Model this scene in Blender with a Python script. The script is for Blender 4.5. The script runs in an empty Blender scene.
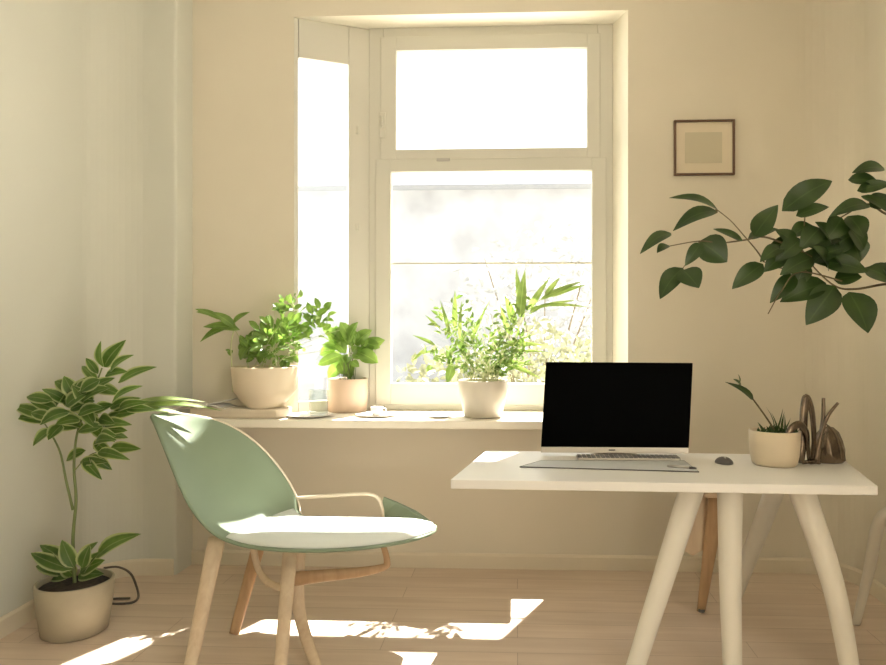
import bpy, bmesh, math, random
from mathutils import Vector, Matrix
V = Vector
C = bpy.context.scene.collection
R = math.radians
rng = random.Random(7)

# ------------------------------------------------------------------ camera
F, YAW, CX, CY, CH = 700.0, R(2.5), 487.0, 332.5, 1.28
RT = V((math.cos(YAW), math.sin(YAW), 0)); FW = V((-math.sin(YAW), math.cos(YAW), 0))
def ray(px, py):
    return RT*((px-CX)/F) + FW + V((0, 0, -(py-CY)/F))
def P(px, py, Y):
    d = ray(px, py); t = Y/d.y
    return V((d.x*t, Y, CH+d.z*t))
def PZ(px, py, z):
    d = ray(px, py); t = (z-CH)/d.z
    return V((d.x*t, d.y*t, z))
cam = bpy.data.cameras.new('camera'); co = bpy.data.objects.new('camera', cam); C.objects.link(co)
co.location = (0, 0, CH); co.rotation_euler = (R(90), 0, YAW)
cam.sensor_width = 36; cam.lens = F*36/886; cam.shift_x = (443-CX)/886; cam.clip_start = .05
bpy.context.scene.camera = co

# ------------------------------------------------------------------ materials
def nodes(name):
    m = bpy.data.materials.new(name); m.use_nodes = True
    nt = m.node_tree; nt.nodes.clear()
    return m, nt, nt.nodes.new('ShaderNodeOutputMaterial')
def N(nt, t, **kw):
    n = nt.nodes.new(t)
    for k, v in kw.items():
        if k in n.inputs: n.inputs[k].default_value = v
        else: setattr(n, k, v)
    return n
def rgba(c): return (c[0], c[1], c[2], 1)
def mat(name, col, rough=.6, metal=0, var=.0, scale=8, bump=0, bscale=60, coat=0, spec=.5):
    m, nt, out = nodes(name); L = nt.links
    b = N(nt, 'ShaderNodeBsdfPrincipled'); b.inputs['Roughness'].default_value = rough
    b.inputs['Metallic'].default_value = metal; b.inputs['Coat Weight'].default_value = coat
    b.inputs['Specular IOR Level'].default_value = spec
    tc = N(nt, 'ShaderNodeTexCoord')
    if var:
        n = N(nt, 'ShaderNodeTexNoise', Scale=scale, Detail=4.0); L.new(tc.outputs['Object'], n.inputs['Vector'])
        r = N(nt, 'ShaderNodeValToRGB')
        r.color_ramp.elements[0].color = rgba([c*(1-var) for c in col]); r.color_ramp.elements[0].position = .3
        r.color_ramp.elements[1].color = rgba([min(1, c*(1+var)) for c in col]); r.color_ramp.elements[1].position = .7
        L.new(n.outputs['Fac'], r.inputs['Fac']); L.new(r.outputs['Color'], b.inputs['Base Color'])
    else: b.inputs['Base Color'].default_value = rgba(col)
    if bump:
        n2 = N(nt, 'ShaderNodeTexNoise', Scale=bscale, Detail=3.0); L.new(tc.outputs['Object'], n2.inputs['Vector'])
        bp = N(nt, 'ShaderNodeBump', Strength=bump, Distance=.002); L.new(n2.outputs['Fac'], bp.inputs['Height'])
        L.new(bp.outputs['Normal'], b.inputs['Normal'])
    L.new(b.outputs['BSDF'], out.inputs['Surface'])
    return m
def wood(name, c1, c2, axis='X', scale=1.0, rough=.5, planks=None):
    m, nt, out = nodes(name); L = nt.links
    b = N(nt, 'ShaderNodeBsdfPrincipled'); b.inputs['Roughness'].default_value = rough
    tc = N(nt, 'ShaderNodeTexCoord'); mp = N(nt, 'ShaderNodeMapping')
    s = {'X': (1.2, 14, 14), 'Y': (14, 1.2, 14), 'Z': (14, 14, 1.2)}[axis]
    mp.inputs['Scale'].default_value = [k*scale for k in s]
    L.new(tc.outputs['Object'], mp.inputs['Vector'])
    n = N(nt, 'ShaderNodeTexNoise', Scale=2.0, Detail=6.0, Distortion=.6); L.new(mp.outputs['Vector'], n.inputs['Vector'])
    r = N(nt, 'ShaderNodeValToRGB'); r.color_ramp.elements[0].color = rgba(c1); r.color_ramp.elements[1].color = rgba(c2)
    r.color_ramp.elements[0].position = .3; r.color_ramp.elements[1].position = .72
    L.new(n.outputs['Fac'], r.inputs['Fac']); col = r.outputs['Color']
    if planks:
        br = N(nt, 'ShaderNodeTexBrick', Scale=1.0)
        br.offset = .37; br.inputs['Mortar Size'].default_value = .0016; br.inputs['Mortar Smooth'].default_value = .3
        br.inputs['Brick Width'].default_value = planks[0]; br.inputs['Row Height'].default_value = planks[1]
        br.inputs['Color1'].default_value = (.91, .91, .91, 1); br.inputs['Color2'].default_value = (1, 1, 1, 1)
        br.inputs['Mortar'].default_value = (.62, .58, .54, 1)
        L.new(tc.outputs['Object'], br.inputs['Vector'])
        mx = N(nt, 'ShaderNodeMix', data_type='RGBA', blend_type='MULTIPLY'); mx.inputs[0].default_value = 1
        L.new(col, mx.inputs[6]); L.new(br.outputs['Color'], mx.inputs[7]); col = mx.outputs[2]
    L.new(col, b.inputs['Base Color']); L.new(b.outputs['BSDF'], out.inputs['Surface'])
    return m
def leafmat(name, c1, c2, edge=None, trans=.35, rough=.4, tcol=None):
    m, nt, out = nodes(name); L = nt.links
    tc = N(nt, 'ShaderNodeTexCoord')
    n = N(nt, 'ShaderNodeTexNoise', Scale=14.0, Detail=2.0); L.new(tc.outputs['Object'], n.inputs['Vector'])
    r = N(nt, 'ShaderNodeValToRGB'); r.color_ramp.elements[0].color = rgba(c1); r.color_ramp.elements[1].color = rgba(c2)
    r.color_ramp.elements[0].position = .35; r.color_ramp.elements[1].position = .65
    L.new(n.outputs['Fac'], r.inputs['Fac']); col = r.outputs['Color']
    sx = N(nt, 'ShaderNodeSeparateXYZ'); L.new(tc.outputs['UV'], sx.inputs[0])
    a = N(nt, 'ShaderNodeMath', operation='SUBTRACT'); L.new(sx.outputs['X'], a.inputs[0]); a.inputs[1].default_value = .5
    ab = N(nt, 'ShaderNodeMath', operation='ABSOLUTE'); L.new(a.outputs[0], ab.inputs[0])
    # pale midrib; the variegated leaves' pale margin also has sunlit rims painted in
    r2 = N(nt, 'ShaderNodeValToRGB'); e = r2.color_ramp.elements
    e[0].position = 0; e[0].color = (.45, .45, .45, 1); e[1].position = .045; e[1].color = (0, 0, 0, 1)
    if edge:
        k = e.new(.33); k.color = (0, 0, 0, 1); k = e.new(.42); k.color = (1, 1, 1, 1)
    L.new(ab.outputs[0], r2.inputs['Fac'])
    mx = N(nt, 'ShaderNodeMix', data_type='RGBA'); L.new(r2.outputs['Color'], mx.inputs[0])
    L.new(col, mx.inputs[6]); mx.inputs[7].default_value = rgba(edge or [min(1, c*1.8+.02) for c in c2]); col = mx.outputs[2]
    b = N(nt, 'ShaderNodeBsdfPrincipled'); b.inputs['Roughness'].default_value = rough; L.new(col, b.inputs['Base Color'])
    t = N(nt, 'ShaderNodeBsdfTranslucent')
    mt = N(nt, 'ShaderNodeMix', data_type='RGBA', blend_type='MULTIPLY'); mt.inputs[0].default_value = 1
    L.new(col, mt.inputs[6]); mt.inputs[7].default_value = rgba(tcol or (1.25, 1.35, .8)); L.new(mt.outputs[2], t.inputs['Color'])
    ms = N(nt, 'ShaderNodeMixShader', Fac=trans); L.new(b.outputs[0], ms.inputs[1]); L.new(t.outputs[0], ms.inputs[2])
    L.new(ms.outputs[0], out.inputs['Surface'])
    return m
def glassmat(name, tint=(1, 1, 1), refl=.08, rough=.0):
    m, nt, out = nodes(name); L = nt.links
    t = N(nt, 'ShaderNodeBsdfTransparent', Color=rgba(tint)); g = N(nt, 'ShaderNodeBsdfGlossy', Roughness=rough)
    lw = N(nt, 'ShaderNodeLayerWeight', Blend=.5)
    pw = N(nt, 'ShaderNodeMath', operation='POWER'); L.new(lw.outputs['Facing'], pw.inputs[0]); pw.inputs[1].default_value = 5
    mu = N(nt, 'ShaderNodeMath', operation='MULTIPLY_ADD'); L.new(pw.outputs[0], mu.inputs[0]); mu.inputs[1].default_value = .9; mu.inputs[2].default_value = refl*.5
    ms = N(nt, 'ShaderNodeMixShader'); L.new(mu.outputs[0], ms.inputs[0]); L.new(t.outputs[0], ms.inputs[1]); L.new(g.outputs[0], ms.inputs[2])
    L.new(ms.outputs[0], out.inputs['Surface'])
    return m

M = dict(
    wall=mat('warm_plaster', (.71, .65, .53), .9, var=.02, scale=2, bump=.12, bscale=90),
    wall_olive=mat('olive_plaster', (.52, .48, .39), .9, var=.02, scale=2, bump=.12, bscale=90),
    wall_cool=mat('skylit_plaster', (.63, .625, .545), .9, var=.02, scale=2, bump=.12, bscale=90),  # left wall's plaster, with the cool skylight tint put into its colour
    reveal=mat('bounce_lit_reveal', (.86, .81, .68), .6),  # paler than the wall: light bounced off the sill is put into the colour
    ceil=mat('ceiling_paint', (.8, .77, .7), .9),
    base=mat('skirting_paint', (.72, .64, .5), .5),
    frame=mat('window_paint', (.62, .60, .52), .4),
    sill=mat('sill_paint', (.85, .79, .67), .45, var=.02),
    floor=wood('oak_boards', (.67, .53, .41), (.77, .635, .505), 'X', .8, .45, planks=(1.5, .14)),
    glass=glassmat('window_glass'), tumbler=glassmat('tumbler_glass', (.93, .95, .93), .12),
    white=mat('white_laminate', (.84, .82, .78), .4), whiteleg=mat('white_painted_wood', (.78, .74, .65), .45),
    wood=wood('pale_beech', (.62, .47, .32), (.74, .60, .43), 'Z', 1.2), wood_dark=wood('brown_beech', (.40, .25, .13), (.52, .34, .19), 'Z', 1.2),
    mint=mat('mint_shell', (.215, .275, .185), .55, var=.03, scale=5), rim=mat('cream_rim', (.75, .66, .52), .45),
    pad=mat('pale_pad', (.72, .76, .72), .8, bump=.2, bscale=300),
    black=mat('black_screen', (.001, .001, .001), .5, spec=.02), bezel=mat('black_bezel', (.006, .006, .006), .4), alu=mat('aluminium', (.62, .58, .52), .35, metal=.6),
    grey=mat('dark_grey_plastic', (.1, .095, .09), .45), matgrey=mat('grey_felt', (.58, .60, .61), .85, bump=.3, bscale=400),
    keys=mat('grey_keys', (.2, .2, .2), .5), silver=mat('silver', (.5, .48, .45), .3, metal=.8),
    cream=mat('cream_ceramic', (.70, .59, .43), .5, var=.03, scale=6, coat=.1), blush=mat('blush_ceramic', (.72, .55, .42), .6, var=.03),
    stone=mat('stone_pot', (.40, .35, .25), .6, var=.06, scale=9), whitepot=mat('offwhite_ceramic', (.62, .56, .46), .5, var=.03),
    porcelain=mat('porcelain', (.78, .74, .68), .3), soil=mat('soil', (.035, .025, .018), .95, var=.6, scale=60, bump=1, bscale=120),
    brown=mat('brown_frame_wood', (.12, .06, .03), .5), paper=mat('paper', (.72, .63, .48), .8), mount=mat('olive_paper', (.58, .52, .38), .9),
    page=mat('page', (.86, .83, .76), .8), board=wood('pale_board', (.70, .59, .45), (.8, .7, .56), 'X', 1),
    bronze=mat('bronze', (.17, .13, .095), .22, metal=.75, var=.4, scale=25), cord=mat('cord', (.12, .1, .08), .6),
    stem=mat('stem', (.16, .2, .07), .6), bark=mat('bark', (.13, .1, .05), .7, var=.3, scale=30), pstem=mat('pale_stem', (.55, .58, .3), .6),
    herb=leafmat('herb_leaf', (.15, .25, .06), (.26, .38, .11), trans=.45),
    fine=leafmat('fine_leaf', (.12, .20, .05), (.22, .31, .10), trans=.38),
    grass=leafmat('blade_leaf', (.18, .26, .08), (.30, .37, .15), trans=.38),
    rubber=leafmat('rubber_leaf', (.022, .048, .010), (.038, .072, .016), trans=.15, rough=.35),
    tree=leafmat('variegated_leaf', (.07, .14, .025), (.13, .22, .05), edge=(.46, .5, .27), trans=.4),  # edge colour: variegation, lightened to paint in sunlit leaf rims
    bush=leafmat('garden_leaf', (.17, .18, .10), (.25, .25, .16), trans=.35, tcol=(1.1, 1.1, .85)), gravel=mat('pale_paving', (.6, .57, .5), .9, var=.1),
    hazy=leafmat('far_leaf', (.27, .275, .26), (.34, .34, .32), trans=.3, tcol=(1, 1, 1)),  # leaves greyed and paled, haze and glare put into the colour
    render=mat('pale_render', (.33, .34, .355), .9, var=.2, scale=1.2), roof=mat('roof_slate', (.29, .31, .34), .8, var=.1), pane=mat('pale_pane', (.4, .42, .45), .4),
)

# ------------------------------------------------------------------ mesh builder
class MB:
    def __init__(s): s.bm = bmesh.new(); s.uv = s.bm.loops.layers.uv.new('UVMap')
    def box(s, a, b, bev=0, mtx=None):
        a, b = V(a), V(b); t = bmesh.new()
        bmesh.ops.create_cube(t, size=1)
        for v in t.verts: v.co = V(((a[i]+b[i])/2+v.co[i]*abs(b[i]-a[i]) for i in range(3)))
        if bev: bmesh.ops.bevel(t, geom=t.edges[:], offset=bev, segments=2, profile=.5, affect='EDGES')
        s._add(t, mtx); return s
    def _add(s, t, mtx=None):
        mp = {}
        for v in t.verts: mp[v] = s.bm.verts.new(mtx @ v.co if mtx else v.co)
        for f in t.faces:
            try: s.bm.faces.new([mp[v] for v in f.verts]).smooth = f.smooth
            except ValueError: pass
        t.free()
    def prism(s, pts, off, bev=0):
        """closed polygon pts (3D) extruded by off"""
        t = bmesh.new(); off = V(off)
        a = [t.verts.new(V(p)) for p in pts]; b = [t.verts.new(V(p)+off) for p in pts]; n = len(pts)
        t.faces.new(a[::-1]); t.faces.new(b)
        for i in range(n): t.faces.new((a[i], a[(i+1) % n], b[(i+1) % n], b[i]))
        bmesh.ops.recalc_face_normals(t, faces=t.faces[:])
        if bev: bmesh.ops.bevel(t, geom=t.edges[:], offset=bev, segments=2, profile=.5, affect='EDGES')
        s._add(t); return s
    def lathe(s, prof, at=(0, 0, 0), n=32, axis=None):
        at = V(at); rows = []
        for r, z in prof:
            if r < 1e-6: rows.append([s.bm.verts.new(at+V((0, 0, z)))])
            else: rows.append([s.bm.verts.new(at+V((r*math.cos(2*math.pi*k/n), r*math.sin(2*math.pi*k/n), z))) for k in range(n)])
        for A, B in zip(rows, rows[1:]):
            for k in range(n):
                k2 = (k+1) % n
                if len(A) == 1 and len(B) == 1: continue
                if len(A) == 1: q = (A[0], B[k2], B[k])
                elif len(B) == 1: q = (A[k], A[k2], B[0])
                else: q = (A[k], A[k2], B[k2], B[k])
                s.bm.faces.new(q).smooth = True
        return s
    def tube(s, pts, rad, n=8, sq=None):
        """tube through pts; rad scalar or list; sq=(w,h) factors squash the section"""
        pts = [V(p) for p in pts]; rads = rad if isinstance(rad, (list, tuple)) else [rad]*len(pts)
        rows = []; up = None
        for i, p in enumerate(pts):
            d = (pts[min(i+1, len(pts)-1)]-pts[max(i-1, 0)]).normalized()
            if up is None: up = V((0, 0, 1)) if abs(d.z) < .8 else V((0, 1, 0))
            a = d.cross(up).normalized(); b = a.cross(d).normalized(); up = b
            r = rads[i]; wx, wy = sq or (1, 1)
            rows.append([s.bm.verts.new(p+a*r*wx*math.cos(2*math.pi*k/n)+b*r*wy*math.sin(2*math.pi*k/n)) for k in range(n)])
        for A, B in zip(rows, rows[1:]):
            for k in range(n): s.bm.faces.new((A[k], A[(k+1) % n], B[(k+1) % n], B[k])).smooth = True
        s.bm.faces.new(rows[0][::-1]); s.bm.faces.new(rows[-1]); return s
    def leaf(s, base, tip, width, nrm=(0, -.5, 1), bend=.12, fold=.25, seg=7, kind='ovate', droop=0):
        base, tip = V(base), V(tip); ax = tip-base; ln = ax.length
        if ln < 1e-5: return s
        nrm = V(nrm); side = ax.cross(nrm)
        if side.length < 1e-6: side = ax.cross(V((1, 0, .3)))
        side.normalize(); nn = side.cross(ax).normalized(); rows = []
        for i in range(seg+1):
            t = i/seg; c = base+ax*t+nn*bend*ln*math.sin(math.pi*t)-V((0, 0, 1))*droop*ln*t*t
            if kind == 'ovate': w = math.sin(math.pi*min(1, t**.75))**.8 if 0 < t < 1 else 0
            elif kind == 'round': w = math.sin(math.pi*t**.85)**.55 if 0 < t < 1 else 0
            else: w = math.sin(math.pi*t**.6)**.9 if 0 < t < 1 else 0
            w = width*.5*max(w, .03)
            rows.append([s.bm.verts.new(c+side*w*q+nn*fold*w*abs(q)**1.5) for q in (-1, -.5, 0, .5, 1)])
        for i, (A, B) in enumerate(zip(rows, rows[1:])):
            for k in range(4):
                f = s.bm.faces.new((A[k], A[k+1], B[k+1], B[k])); f.smooth = True
                for lp, uv in zip(f.loops, ((k/4, i/seg), ((k+1)/4, i/seg), ((k+1)/4, (i+1)/seg), (k/4, (i+1)/seg))): lp[s.uv].uv = uv
        return s
    def build(s, name, m, parent=None, origin=None, recalc=True, sharp=None):
        o_ = V(origin) if origin is not None else (V(parent['_o']) if parent is not None and '_o' in parent else V((0, 0, 0)))
        for v in s.bm.verts: v.co -= o_
        if recalc: bmesh.ops.recalc_face_normals(s.bm, faces=s.bm.faces[:])
        me = bpy.data.meshes.new(name); s.bm.to_mesh(me); s.bm.free()
        me.materials.append(m); o = bpy.data.objects.new(name, me); C.objects.link(o)
        if parent is not None: o.parent = parent
        else: o.location = o_
        o['_o'] = list(o_)
        return o
def tag(o, label=None, cat=None, group=None, kind=None):
    for k, v in (('label', label), ('category', cat), ('group', group), ('kind', kind)):
        if v: o[k] = v
    return o
def thing(name, loc, label, cat, group=None):
    o = bpy.data.objects.new(name, None); C.objects.link(o); o.location = loc; o['_o'] = list(loc)
    o.empty_display_size = .05
    return tag(o, label, cat, group)
def mods(o, *ms):
    for t, kw in ms:
        m = o.modifiers.new(t.lower(), t)
        for k, v in kw.items(): setattr(m, k, v)
    return o
def spline(pts, n=8):
    pts = [V(p) for p in pts]; out = []
    for i in range(len(pts)-1):
        p0, p1, p2, p3 = pts[max(i-1, 0)], pts[i], pts[i+1], pts[min(i+2, len(pts)-1)]
        for k in range(n):
            t = k/n
            out.append(.5*((2*p1)+(p2-p0)*t+(2*p0-5*p1+4*p2-p3)*t*t+(-p0+3*p1-3*p2+p3)*t**3))
    return out+[pts[-1]]
def lerp(a, b, t): return a+(b-a)*t

# ------------------------------------------------------------------ setting
YB, YW = 3.80, 3.98                     # wall face, window frame face
XL, XR, ZC, YR = -2.17, 1.74, 3.25, -1.6
WT = P(460, 13.5, YB).z                 # head of the opening
WL, WR = P(294, 200, YB).x, P(628, 200, YB).x
ZS = .8375                              # top of the sill ledge
OL, OR_ = WL-.32, WR+(P(613, 200, YW).x-WR)*1.5     # outside face of the opening
def ring(mb, y, x0, x1, z0, z1, a, b, c, d):
    o = [(x0, y, z0), (x1, y, z0), (x1, y, z1), (x0, y, z1)]; i = [(a, y, c), (b, y, c), (b, y, d), (a, y, d)]
    vo = [mb.bm.verts.new(p) for p in o]; vi = [mb.bm.verts.new(p) for p in i]
    for k in range(4): mb.bm.faces.new((vo[k], vo[(k+1) % 4], vi[(k+1) % 4], vi[k]))
    return vo, vi
mb = MB(); y2 = 4.07
vo, vi = ring(mb, YB, XL-.2, XR+.2, -.2, ZC, WL, WR, ZS-.04, WT)
vo2, vi2 = ring(mb, y2, XL-.2, XR+.2, -.2, ZC, OL, OR_, ZS-.04, WT+.01)
for k in range(4):
    mb.bm.faces.new((vo[k], vo[(k+1) % 4], vo2[(k+1) % 4], vo2[k])); mb.bm.faces.new((vi[k], vi[(k+1) % 4], vi2[(k+1) % 4], vi2[k]))
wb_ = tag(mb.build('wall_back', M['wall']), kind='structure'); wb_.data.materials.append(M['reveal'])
for p in wb_.data.polygons:             # window reveal in the paler colour that carries bounce light
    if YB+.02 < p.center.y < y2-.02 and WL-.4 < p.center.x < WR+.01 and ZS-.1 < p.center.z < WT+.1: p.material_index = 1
# left wall rounds into a shallow pipe casing in the corner
CXR, CYF, rad = P(176, 300, 3.62).x, 3.62, .22
arc = [V((XL+rad-rad*math.cos(a), CYF-rad+rad*math.sin(a), -.2)) for a in [R(90*k/12) for k in range(13)]]
line = [V((XL, YR, -.2))]+arc+[V((CXR-.012, CYF, -.2)), V((CXR-.003, CYF+.004, -.2)), V((CXR, CYF+.015, -.2)), V((CXR+.004, YB+.001, -.2))]
poly = line+[V((XL-.2, YB+.001, -.2)), V((XL-.2, YR, -.2))]
wl = MB().prism(poly, (0, 0, ZC+.2)).build('wall_left', M['wall_cool']); tag(wl, kind='structure')
for p in wl.data.polygons: p.use_smooth = False
def band(pts, z0, z1, th, name, m):     # a board following a wall line, th into the room
    mb = MB(); n = len(pts); prof = [(0, z0), (th, z0), (th, z1-.012), (th*.45, z1), (0, z1)]; rows = []
    for i, p in enumerate(pts):
        d = (pts[min(i+1, n-1)]-pts[max(i-1, 0)]).normalized(); nr = V((d.y, -d.x, 0))
        rows.append([mb.bm.verts.new(V((p.x, p.y, 0))+nr*o+V((0, 0, z))) for o, z in prof])
    for A, B in zip(rows, rows[1:]):
        for k in range(5): mb.bm.faces.new((A[k], A[(k+1) % 5], B[(k+1) % 5], B[k]))
    mb.bm.faces.new(rows[0]); mb.bm.faces.new(rows[-1])
    return tag(mb.build(name, m), kind='structure')
band(line[:-3], 0, .085, .014, 'baseboard_left', M['base'])
band([V((CXR+.004, YB, 0)), V((XR-.24, YB, 0))], 0, .08, .014, 'baseboard_back', M['base'])
ra = .24; arc = [V((XR-ra+ra*math.sin(q_), YB-ra+ra*math.cos(q_), 0)) for q_ in [R(90*k/12) for k in range(13)]]
lr = arc+[V((XR, .3, 0))]  # wall stops short; unseen opening beyond it added for fill light
wr_ = tag(MB().prism([V((p.x, p.y, -.2)) for p in lr]+[V((XR+.2, .3, -.2)), V((XR+.2, YB+.0, -.2))], (0, 0, ZC+.2)).build('wall_right', M['wall']), kind='structure')
band(lr, 0, .08, .014, 'baseboard_right', M['base'])
tag(MB().box((XL-.2, YR-.2, -.2), (XR+.2, YR, ZC)).build('wall_rear', M['wall']), kind='structure')
tag(MB().box((XL-.2, YR-.2, -.2), (XR+.2, YB+.2, 0)).build('floor', M['floor']), kind='structure')
tag(MB().box((XL-.2, YR-.2, ZC), (XR+.2, y2, ZC+.2)).build('ceiling', M['ceil']), kind='structure')
# sill ledge
SF = 3.50
sx0, sx1 = CXR+.006, P(549, 420, SF).x
mb = MB().box((sx0, SF, ZS-.042), (sx1, YB+.0, ZS), .006)
mb.box((WL+.002, YB-.01, ZS-.04), (WR-.06, y2-.07, ZS))
tag(mb.build('window_sill', M['sill']), kind='structure')
# window
def rect(mb, x0, x1, z0, z1, wl, wr, wb, wt, ya, yb, bev=.004):
    mb.box((x0, ya, z0), (x0+wl, yb, z1), bev); mb.box((x1-wr, ya, z0), (x1, yb, z1), bev)
    mb.box((x0+wl, ya, z0), (x1-wr, yb, z0+wb), bev); mb.box((x0+wl, ya, z1-wt), (x1-wr, yb, z1), bev)
w1 = thing('window_1', (0, YW, ZS), None, None); w1['kind'] = 'structure'
X = lambda px, y=YW: P(px, 200, y).x
Z = lambda py, px=480, y=YW: P(px, py, y).z
fx0, fx1, fz0, fz1 = X(369), X(613), ZS, WT+.012
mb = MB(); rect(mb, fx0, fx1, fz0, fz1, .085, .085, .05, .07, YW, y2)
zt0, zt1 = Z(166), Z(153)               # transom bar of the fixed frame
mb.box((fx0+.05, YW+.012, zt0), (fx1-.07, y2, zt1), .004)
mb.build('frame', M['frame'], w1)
ya, yb = YW-.012, YW+.045
def sash(gx0, gx1, gz0, gz1, ox0, ox1, oz0, oz1, nm):
    mb = MB(); rect(mb, ox0, ox1, oz0, oz1, gx0-ox0, ox1-gx1, gz0-oz0, oz1-gz1, ya, yb, .003)
    # glazing bead
    rect(mb, gx0-.012, gx1+.012, gz0-.012, gz1+.012, .014, .014, .014, .014, ya+.014, yb-.012, .002)
    s = mb.build(nm, M['frame'], w1)
    MB().box((gx0-.006, YW+.014, gz0-.006), (gx1+.006, YW+.02, gz1+.006)).build('pane', M['glass'], s)
    return s
us = sash(X(396.5), X(587), Z(149), Z(50), X(381), X(600), Z(159), Z(36), 'upper_sash')
ls = sash(X(391), X(592), Z(383.5), Z(171.5), X(376), X(606), ZS+.03, Z(159), 'lower_sash')
MB().box((X(391), YW+.010, Z(264)), (X(592), YW+.026, Z(262.3))).build('glazing_bar', M['frame'], ls)
lat = MB().box((X(437), YW-.022, Z(161.5)), (X(450), YW-.010, Z(158.5)), .002).build('latch', M['silver'], us)
mb = MB().box((X(380), YW-.018, Z(137)), (X(386), YW-.010, Z(112)), .002); mb.tube([V((X(383), YW-.016, Z(117))), V((X(383), YW-.035, Z(117))), V((X(383), YW-.035, Z(128)))], .006)
mb.build('handle', M['frame'], us)
# narrow side light across the splay
a, b = V((WL, YB+.034, 0)), V((fx0+.0, YW+.03, 0)); d = (b-a).normalized(); nr = V((d.y, -d.x, 0)); Ls = (b-a).length
def slab(mb, u0, u1, z0, z1, t0, t1):
    mb.prism([a+d*u0+nr*t0+V((0, 0, z0)), a+d*u1+nr*t0+V((0, 0, z0)), a+d*u1+nr*t1+V((0, 0, z0)), a+d*u0+nr*t1+V((0, 0, z0))], (0, 0, z1-z0), .003)
zg0, zg1 = ZS+.06, Z(61, 320, 3.88)
ug = Ls-.128
mb = MB(); slab(mb, -.03, .010, ZS, WT+.004, -.03, .02); slab(mb, ug, Ls, ZS, WT+.004, -.03, .02); slab(mb, .012, ug, zg1, WT+.004, -.03, .02); slab(mb, .012, ug, ZS, zg0, -.03, .02)
sl = mb.build('side_light', M['frame'], w1)
mb = MB(); slab(mb, .008, ug+.004, zg0-.004, zg1+.004, -.008, -.003); mb.build('pane', M['glass'], sl)
for py in (130, 227):
    p = a+d*(ug+.05)+nr*.02; z = Z(py, 356, 3.95)
    MB().box((p.x-.006, p.y-.014, z-.022), (p.x+.006, p.y+.002, z+.022), .002).build('handle', M['frame'], sl)

# ------------------------------------------------------------------ outside
tag(MB().box((-40, y2+.02, -.6), (40, 60, -.45)).build('garden_ground', M['gravel']), kind='structure')
tag(MB().box((XR+.25, -30, -.6), (40, y2, -.45)).build('bounce_ground', M['gravel']), kind='structure')  # unseen ground added beyond the open right side to bounce light
def bush(cx, cy, h, w, seed, label, m='bush', k_=1, nm='garden_shrub', cat='shrub', grp='shrubs in the garden beyond the window'):
    r = random.Random(seed); t = thing(nm, (cx, cy, -.45), label, cat, grp)
    mb = MB()
    for k in range(9):
        q = V((cx+r.uniform(-.35, .35)*w, cy+r.uniform(-.3, .3)*w, -.45+h*r.uniform(.5, .85)))
        mb.tube(spline([(cx+r.uniform(-.05, .05), cy, -.45), (lerp(cx, q.x, .4), lerp(cy, q.y, .4), -.45+h*.3), q], 5), [.025-.0018*i for i in range(11)], 5)
    mb.build('branch', M['bark'], t)
    mb = MB()
    for k in range(620):
        u = r.random()**.45; th = r.uniform(0, 6.283); ph = math.acos(r.uniform(-1, 1))
        p = V((cx+w*.5*u*math.sin(ph)*math.cos(th), cy+w*.45*u*math.sin(ph)*math.sin(th), -.45+h*.56+h*.45*u*math.cos(ph)))
        dv = V((r.uniform(-1, 1), r.uniform(-1, 1), r.uniform(-.6, 1))).normalized()
        mb.leaf(p, p+dv*r.uniform(.09, .16)*k_, r.uniform(.05, .08)*k_, (r.uniform(-1, 1), -1, r.uniform(0, 1)), seg=3)
    mb.build('foliage', M[m], t, recalc=False)
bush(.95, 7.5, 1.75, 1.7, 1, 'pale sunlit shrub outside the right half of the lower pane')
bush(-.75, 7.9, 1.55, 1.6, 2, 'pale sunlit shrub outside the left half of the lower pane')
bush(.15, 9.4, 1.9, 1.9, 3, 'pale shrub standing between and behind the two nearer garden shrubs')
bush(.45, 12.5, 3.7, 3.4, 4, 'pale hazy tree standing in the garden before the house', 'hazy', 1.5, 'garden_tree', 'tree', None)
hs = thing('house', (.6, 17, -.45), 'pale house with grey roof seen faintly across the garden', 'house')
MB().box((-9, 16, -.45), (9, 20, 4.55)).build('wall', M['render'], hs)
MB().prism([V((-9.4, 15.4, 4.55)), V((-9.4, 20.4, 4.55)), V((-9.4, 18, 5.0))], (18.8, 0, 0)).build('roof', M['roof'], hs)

# ------------------------------------------------------------------ picture
A, B = P(673.5, 121, YB), P(734, 175.5, YB)
t = thing('picture_frame', ((A.x+B.x)/2, YB, B.z), 'small square brown-framed picture of a plain olive square hanging on the wall', 'picture')
mb = MB(); rect(mb, A.x, B.x, B.z, A.z, .011, .011, .011, .011, YB-.022, YB-.001, .002); mb.build('frame', M['brown'], t)
MB().box((A.x+.008, YB-.010, B.z+.008), (B.x-.008, YB-.002, A.z-.008)).build('mount', M['paper'], t)
a1, b1 = P(685, 132.5, YB-.01), P(722, 163, YB-.01)
MB().box((a1.x, YB-.0115, b1.z), (b1.x, YB-.009, a1.z)).build('artwork', M['mount'], t)

# ------------------------------------------------------------------ desk
ZD = .74
def onz(px, py, z=ZD): return PZ(px, py, z)
fl, fr = onz(450.5, 479.5), onz(878, 486)
bl, br = onz(486, 450.5), onz(838, 452)
yaw = math.atan2(fr.y-fl.y, fr.x-fl.x); ux = V((math.cos(yaw), math.sin(yaw), 0)); uy = V((-ux.y, ux.x, 0))
Wd = (fr-fl).length; Dd = .66
desk = thing('desk', (fl.x+Wd/2, fl.y+Dd/2, 0), 'white desk with splayed white wooden legs carrying the computer', 'desk')
MB().prism([fl, fr, onz(838, 455), bl], (0, 0, -.034), .003).build('desktop', M['white'], desk)
def dleg(top, mid, foot, r0=.05, r1=.033):
    pts = spline([top, mid, foot], 8); n = len(pts)
    MB().tube(pts, [lerp(r0, r1, i/(n-1)) for i in range(n)], 14, (1, .75)).build('leg', M['whiteleg'], desk)
zt = ZD-.034
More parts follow.
